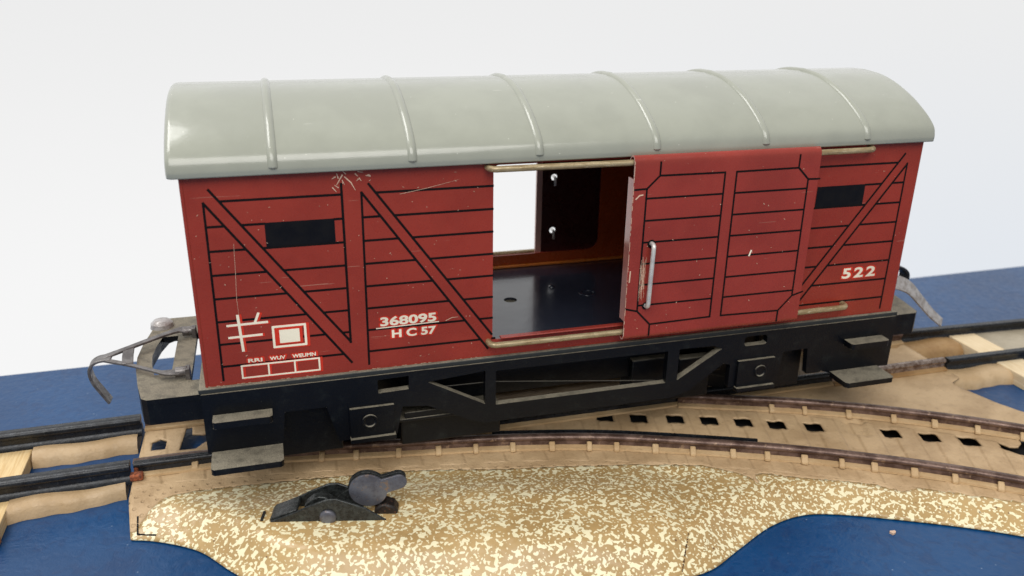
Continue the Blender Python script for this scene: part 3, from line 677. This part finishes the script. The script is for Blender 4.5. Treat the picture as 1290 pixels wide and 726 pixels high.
# roof
prof = cr([(-1.55,44.9),(-1.6,46.3),(-0.9,48.3),(1.2,50.3),(4.4,52.35),(9.0,54.7),(15.3,57.0),(21,58.2),(27.2,58.6)], 5)
prof = prof+[(54.4-a, b) for a, b in prof[::-1][1:]]
cy, cz = 27.2, 44.9
def rsec(x, ins):
    out = []
    n = len(prof)
    for i, (a, b) in enumerate(prof):
        p = Vector(prof[max(i-1,0)]); q = Vector(prof[min(i+1,n-1)]); t = (q-p).normalized(); nn = Vector((t.y, -t.x))
        out.append((x, a+nn.x*ins, b+nn.y*ins))
    return out
secs = []; R0 = 1.3; xa, xb = -2.2, 172.2
for k in range(7):
    a = math.pi/2*k/6; secs.append((xa+R0-R0*math.sin(a) if False else xa+R0*(1-math.cos(a)), R0*(1-math.sin(a))))
mid = np.linspace(xa+R0, xb-R0, 40)[1:-1]
secs += [(x, 0) for x in mid]
secs += [(xb-(x-xa), i_) for x, i_ in secs[:7][::-1]]
mb = MB(); k = len(prof); vs = []
wob = random.Random(8)
for x, ins in secs: vs += rsec(x, ins)
mb.add(vs, [(i*k+j, i*k+j+1, (i+1)*k+j+1, (i+1)*k+j) for i in range(len(secs)-1) for j in range(k-1)])
mb.add(rsec(*secs[0]), [tuple(range(k))]); mb.add(rsec(*secs[-1]), [tuple(range(k))[::-1]])
rf = mb.build('roof', [ROOF], car, angle=60)
sm = rf.modifiers.new('thick', 'SOLIDIFY'); sm.thickness = 0.4*S; sm.offset = -1
for i, rx in enumerate([17.4,44.6,71.5,98.4,125.4,152.4]):
    pts = []
    n = len(prof); idx = range(4, n-4)
    P = [rsec(rx, 0.5)[j] for j in idx]
    P = cr(P, 3); rs = [1.08]*len(P); rs[0] = 0.35; rs[1] = 0.8; rs[2] = 0.95; rs[-1] = 0.35; rs[-2] = 0.8
    mb = MB(); mb.tube(P, rs, 14); mb.build('roof_rib', ROOF, rf, angle=60)
mb = MB()                                                       # scratches on the enamel
for k in range(0): pass

# door rails (bent wire) in front
def railwire(z, x0, x1):
    m_ = MB(); y = -2.5; pts = [(x0-0.3,0.6,z),(x0-0.3,-0.9,z)]+[(x0-0.3+1.6*(1-math.cos(a)), -0.9+(y+0.9)*math.sin(a), z) for a in [math.pi/2*k/6 for k in range(1,7)]]
    pts += [(x0+2+(x1-x0-4)*k/12, y, z-0.10*math.sin(k/12*math.pi)) for k in range(13)]
    pts += [(x1+0.3-1.6*(1-math.sin(a)), -0.9+(y+0.9)*math.cos(a), z) for a in [math.pi/2*k/6 for k in range(1,7)]]+[(x1+0.3,0.6,z)]
    m_.tube(pts, 0.68, 16); return m_.build('door_rail', [ROD], car, angle=70)
railwire(43.9, 60.8, 154.2); railwire(3.7, 61.2, 154.0)
mb = MB(); mb.box(63.5,107,-1.5,-0.02,4.55,4.95); mb.build('sill_lip', RED_DOOR, car, bevel=0.15)

# front sliding door
D = MB(); dm = [RED_DOOR, LINE, CREAM, CHIP, LIP, enamel('red_edge_sheen', lin(182,118,108), 0.15, coat=0.6)]  # last entry: left flange red, paled to imitate a bright reflection
dp = cr([(-1.3,43.6),(-1.45,44.6),(-2.2,45.3),(-3.1,45.4),(-3.8,44.7),(-4.0,43.6),(-4.02,40)], 4)+cr([(-4.02,8),(-4.0,4.0),(-3.95,2.9),(-3.5,2.2),(-2.8,2.0),(-2.1,2.3),(-1.8,3.0)], 4)
inn = []
n = len(dp)
for i, (a, b) in enumerate(dp):
    p = Vector(dp[max(i-1,0)]); q = Vector(dp[min(i+1,n-1)]); t = (q-p).normalized(); inn.append((a-t.y*0.32, b+t.x*0.32))
for i, (a, b) in enumerate(dp): pass
X0, X1 = 92.3, 138.7
vs = [(X0,a,b) for a, b in dp]+[(X1,a,b) for a, b in dp]; D.add(vs, [(i, i+1, n+i+1, n+i) for i in range(n-1)], 0)
vs = [(X0,a,b) for a, b in inn]+[(X1,a,b) for a, b in inn]; D.add(vs, [(i, n+i, n+i+1, i+1) for i in range(n-1)], 0)
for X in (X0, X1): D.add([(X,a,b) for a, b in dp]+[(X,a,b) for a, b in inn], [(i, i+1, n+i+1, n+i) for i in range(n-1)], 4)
# end flanges folded inward
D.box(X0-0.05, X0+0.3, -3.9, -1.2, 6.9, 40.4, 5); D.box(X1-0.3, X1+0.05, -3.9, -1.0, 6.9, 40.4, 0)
Yd = -4.03
def dl(pts, w=0.42, m=1): D.line(pts, w, Yd, m, 0.05)
for sx_ in (1, -1):
    f = (lambda p, s_=sx_: (115.75+(p[0]-115.75)*s_, p[1]))
    for P_ in ([(98.4,44.0),(98.4,41.0),(95.5,38.2),(92.4,38.1)], [(98.4,41.0),(114.3,40.9)], [(114.3,40.9),(114.3,5.9)], [(114.3,5.9),(98.7,5.6)], [(95.5,38.2),(95.3,9.2)], [(92.4,10.0),(95.3,9.2),(98.7,5.6),(98.7,2.8)]):
        dl([f(p) for p in P_])
    for i in range(6): z = 36.0-5.08*i; dl([f((95.4,z)), f((114.3,z))])
for k in range(34):
    x = rr.uniform(93,138); z = rr.uniform(4,43); a = rr.uniform(0,6.28); l_ = rr.uniform(0.08,0.4); D.line([(x,z),(x+l_*math.cos(a), z+l_*math.sin(a))], rr.uniform(0.06,0.14), Yd-0.06, 3, 0.05)
D.line([(122.9,20.6),(123.3,21.8)], 0.42, Yd-0.06, 2, 0.05)
D.line([(93.0,36.0),(93.8,36.8),(94.6,36.9)], 0.3, Yd-0.06, 3, 0.05); D.line([(92.8,16.6),(92.9,19.2)], 0.3, Yd-0.06, 3, 0.05)
for k in range(26): D.line([(95.2+rr.uniform(0,1.5), 11.5+rr.uniform(0,11)), (95.2+rr.uniform(0,1.5), 11.5+rr.uniform(0,11))], 0.05, Yd-0.06, 3, 0.05)
D.patch([(x_, z_) for x_, z_ in circ(97.6,25.4,1.0,16)], Yd-0.07, 1); D.patch(circ(97.3,10.4,0.9,16), Yd-0.07, 1)
for k in range(60):
    z = rr.uniform(3,44); D.line([(X0+0.02, z),(X0+0.02, z+rr.uniform(0.1,1.2))], 0.10, Yd-0.04, 3, 0.03)
door = D.build('sliding_door', dm, car, recalc=False, smooth=False)
for p_ in door.data.polygons: p_.use_smooth = len(p_.vertices) == 4 and p_.material_index == 0
door.data.set_sharp_from_angle(angle=math.radians(40))
mb = MB(); hy = -5.5
mb.tube([(97.6,-4.0,25.5),(97.6,-5.0,25.5),(97.6,-5.4,25.2),(97.55,hy,24.5),(97.4,hy,18),(97.3,hy,11.6),(97.3,-5.4,10.9),(97.3,-5.0,10.5),(97.3,-4.0,10.5)], 0.52, 12)
mb.build('handle', STEEL, door, angle=70, label='silver wire pull handle')

# chassis
mb = MB(); mb.box(-1.6,171.6,-0.85,55.4,-1.2,-0.03); mb.build('deck_plate', GREYTOP, car, bevel=0.25)
out = [(-1.2,-1.1),(-1.2,-15.4),(14.4,-15.4),(15.3,-7.4),(24.2,-7.4),(26.4,-16.4),(39.4,-16.4),(40.8,-9.6),(46.5,-10.2),(56.5,-15.4),(60,-16.6),(90,-16.7),(108,-16.5),(112.5,-15.2),(121.3,-8.8),(123.3,-9.4),(123.3,-15.8),(137.2,-15.8),(138.2,-7.6),(145.3,-7.4),(146.0,-14.8),(150.2,-14.8),(150.2,-14.4),(153,-15.4),(171.2,-15.4),(171.2,-1.1)]
hs = [[(35.5,-5.6),(42.4,-5.4),(42.4,-2.1),(35.5,-2.3)], [(46.6,-4.2),(60.0,-11.7),(60.0,-3.1)], [(62.5,-3.4),(62.5,-12.2),(105.8,-12.2),(105.8,-3.6)], [(108.8,-3.4),(108.8,-11.9),(120.5,-4.6),(118.2,-3.6)], rrect(126.6,133.0,-4.7,-2.1,0.8,3)]
mb = MB(); mb.prism([out]+hs, -1.2, 0.6, 'y'); sf = mb.build('side_frame', BLACK, car, bevel=0.22)
sf2 = bpy.data.objects.new('side_frame', sf.data); C.objects.link(sf2); sf2.parent = car; sf2.location = (0, 54.9*S, 0)
b_ = sf2.modifiers.new('bevel', 'BEVEL'); b_.width = 0.22*S; b_.segments = 2; b_.limit_method = 'ANGLE'
for x0, x1, bx in ((29.0,38.6,33.3),(125.2,135.4,131.6)):
    mb = MB(); mb.prism([[(x0,-8.4),(x0,-16.2),(x1,-16.2),(x1+0.3,-8.4)]], -2.0, -1.15, 'y')
    mb.lathe((bx,-2.0,-11.8), [(1.75,0.1),(1.75,-0.35),(1.3,-0.4),(1.2,-0.05),(0.5,-0.05)], 'y', 28)
    mb.prism([[(x0-0.2,-15.6),(x0-0.2,-16.6),(x1+0.4,-16.6),(x1+0.4,-15.6)]], -2.9, -1.1, 'y')
    mb.build('axle_box', BLACK, car, bevel=0.25)
for (a0, a1, b0, b1) in ((-0.4,14.3,0.7,12.8),(153.2,167.7,156.0,167.4)):
    mb = MB(); mb.prism([[(a0,-1.15),(a1,-1.15),(a1,-7.7),(a1-0.6,-8.4),(a0+0.6,-8.4),(a0,-7.7)]], -16.4, -15.0, 'z'); mb.build('footstep', BLACK, car, bevel=0.3)
    mb = MB(); mb.prism([[(b0,-1.15),(b1,-1.15),(b1,-4.2),(b1-0.5,-4.7),(b0+0.5,-4.7),(b0,-4.2)]], -7.6, -6.1, 'z'); mb.build('footstep', BLACK, car, bevel=0.3)
# end platforms with an opening, buffer beam bowed outward
def platform(sgn):
    f = (lambda x: x) if sgn < 0 else (lambda x: 170-x)
    o_ = [(-1.0,4.6),(-12.6,4.6),(-13.8,5.6),(-15.2,12),(-16.4,20),(-16.9,27),(-16.4,34),(-15.2,42),(-13.8,48.4),(-12.6,49.4),(-1.0,49.4)]
    h1 = [(-12.2,16.5),(-13.2,22),(-13.6,27),(-13.2,32),(-12.2,37.5),(-8.6,37.5),(-8.6,16.5)]
    h2 = [(-4.2,12),(-1.6,12),(-1.6,42),(-4.2,42)]
    L_ = [[(f(x), y) for x, y in l] for l in (o_, h1, h2)]
    m_ = MB(); m_.prism(L_, -5.2, -3.8, 'z')
    rim_ = [(f(x), y) for x, y in o_]; inn_ = [(f(min(x+1.6, -1.0)), y+(1.4 if y < 10 else (-1.4 if y > 45 else 0))) for x, y in o_]
    for i in range(len(rim_)-1):
        a, b, c_, d = rim_[i], rim_[i+1], inn_[i+1], inn_[i]
        m_.add([(p[0], p[1], z) for z in (-9.8,-5.15) for p in (a, b, c_, d)], [(0,3,2,1),(4,5,6,7),(0,1,5,4),(1,2,6,5),(2,3,7,6),(3,0,4,7)])
    return m_
platform(-1).build('end_platform', BLACK, car, bevel=0.35)
platform(1).build('end_platform', BLACK, car, bevel=0.35)
# raised bulge on the far corner of the left platform
mb = MB(); mb.lathe((-13.0,44.5,-4.0), [(2.8,0),(2.6,1.2),(1.9,1.9),(0.7,2.2)], 'z', 28); mb.build('buffer', ZINC, car)
# left coupling: flat steel loop with hook
def strap(m_, pts, wd, th=0.55, m=0):                         # pts (x,y,z), width vector list
    n = len(pts); vs = []
    for i, p in enumerate(pts):
        p = Vector(p); t = (Vector(pts[min(i+1,n-1)])-Vector(pts[max(i-1,0)])).normalized(); w_ = wd[i] if isinstance(wd, list) else wd
        w3 = Vector(w_); w3 = (w3-t*w3.dot(t)); nn = t.cross(w3).normalized()*th/2
        vs += [p-w3-nn, p+w3-nn, p+w3+nn, p-w3+nn]
    m_.add(vs, [(i*4+j, i*4+(j+1) % 4, (i+1)*4+(j+1) % 4, (i+1)*4+j) for i in range(n-1) for j in range(4)]+[(3,2,1,0), tuple(range(4*n-4, 4*n))], m)
mb = MB()
strap(mb, cr([(-6.0,36.2,-2.0),(-8.5,35.6,-1.6),(-14,31.5,-1.5),(-20,27.6,-1.9),(-24.2,25.6,-2.4)], 4), (0.6,1.5,0))
strap(mb, cr([(-6.2,13.6,-2.3),(-9.5,14.0,-2.3),(-12,15.6,-2.3),(-18,20.6,-2.4),(-24.0,24.8,-2.5)], 4), (-0.9,1.35,0))
strap(mb, [(-18.0,20.4,-2.15),(-18.4,24.5,-2.0),(-18.6,28.6,-1.75)], (1.2,0.1,0), 0.5)
strap(mb, cr([(-22.0,25.2,-2.3),(-25.0,25.3,-2.6),(-26.8,25.2,-4.2),(-26.6,24.9,-7.2),(-25.0,24.6,-10.4),(-23.6,24.4,-13.0)], 5), (0,1.7,0), 0.6)
for y in (13.6, 36.2): mb.lathe((-6.1,y,-2.2), [(1.15,-1.3),(1.15,1.3)], 'x', 16); mb.box(-5.2,-4.2,y-1.2,y+1.2,-3.9,-1.2)
mb.build('coupling', metal('worn_dark_steel', lin(124,121,120), lin(92,88,87), 0.35, 0.5, 0.25), car, bevel=0.12, label='flat steel coupling loop with a downturned hook')
mb = MB()
strap(mb, cr([(181,22,-1.2),(188,21.4,-1.4),(193.5,20.8,-3.4),(198,20.2,-7.6),(202.5,19.8,-12.0),(207.0,19.4,-15.6)], 5), [((1.2-0.02*k),(1.4-0.025*k),(1.8-0.035*k)) for k in range(26)], 0.6)
strap(mb, [(180,31,-0.2),(186,29.5,1.4),(192,28.0,0.8)], (0,3.0,0), 0.6)
strap(mb, [(183.5,22,-2.4),(184,31,-1.6)], (2.2,0,0), 0.5)
mb.build('coupling', ZINC, car, bevel=0.12, label='flat steel coupling loop, far end')
mb = MB(); strap(mb, cr([(191,28.0,0.7),(194.8,27.6,0.5),(197.2,27.4,-1.4),(197.0,27.3,-4.0),(194.5,27.2,-5.8)], 5), (0,1.9,0), 0.9); mb.build('hook', RAILBLACK, car, bevel=0.2)

# underfloor: plates, rivet, axles and wheels
mb = MB(); mb.box(39.8,58.5,0.7,12,-14.8,-14.1); mb.lathe((47.3,4.2,-14.1), [(2.6,-0.1),(2.6,0.35),(2.2,0.4),(1.6,0.12),(0.9,0.12),(0.5,0.5)], 'z', 28)
mb.box(41.5,54,0.9,1.3,-14.1,-12.6); mb.build('bogie_plate', BLACK, car, bevel=0.15)
mb = MB(); mb.box(16,166,20,34,-9,-7.5); mb.box(112,124,4,9,-13.5,-9.0); mb.box(66,80,10,16,-11.5,-9); mb.prism([circ(95,-8.0,3.2,28)], 12, 30, 'y'); mb.box(2,168,0.7,54.0,-3.2,-1.4)
mb.box(3,167,18.6,19.6,-17.5,-3.1); mb.box(3,167,34,35,-17.5,-3.1); mb.box(46,119,8,18.5,-14.5,-3.1); mb.box(14,27.5,3.0,5.5,-21,-3.1); mb.box(137,147,3.0,5.5,-20,-3.1); mb.box(41,65,3.5,13,-22.5,-14.9); mb.box(100,122,6,13,-21.5,-9); mb.build('underframe', BLACK, car, bevel=0.3)
mb = MB(); mb.tube([(45,1.2,-7.0),(62,1.0,-7.2),(104,1.0,-12.4)], 0.13, 6); mb.build('brake_wire', WHEEL, car)
for x in (33.2, 131.8):
    mb = MB(); mb.tube([(x,-0.8,-11.9),(x,55.0,-11.9)], 1.0, 14); ax = mb.build('axle', ZINCDK, car, angle=60)
    for y, sgn in ((15.8, 1), (36.6, -1)):
        mb = MB(); mb.lathe((x, y, -11.9), [(3.0,-1.7*sgn),(3.0,-1.3*sgn),(9.2,-0.7*sgn),(9.4,-1.6*sgn),(12.7,-1.6*sgn),(12.75,0.9*sgn),(13.6,1.2*sgn),(13.6,1.9*sgn),(9,1.9*sgn),(2.0,1.9*sgn)], 'y', 56)
        mb.build('wheel', WHEEL, ax, angle=35)

# a crumb and lint on the blue surface, front right
mb = MB(); vs = []
for k in range(9): a = 2*math.pi*k/9; r = 0.65+0.18*math.sin(k*2.3); vs.append((141.5+r*1.1*math.cos(a), -44.5+0.8*r*math.sin(a)))
mb.prism([vs], TB+0.02, TB+0.5, 'z'); c_ = mb.build('paint_flake', CHIP, None, bevel=0.1); c_['label'] = 'tiny pinkish flake lying on the blue surface by the right embankment edge'; c_['category'] = 'flake'
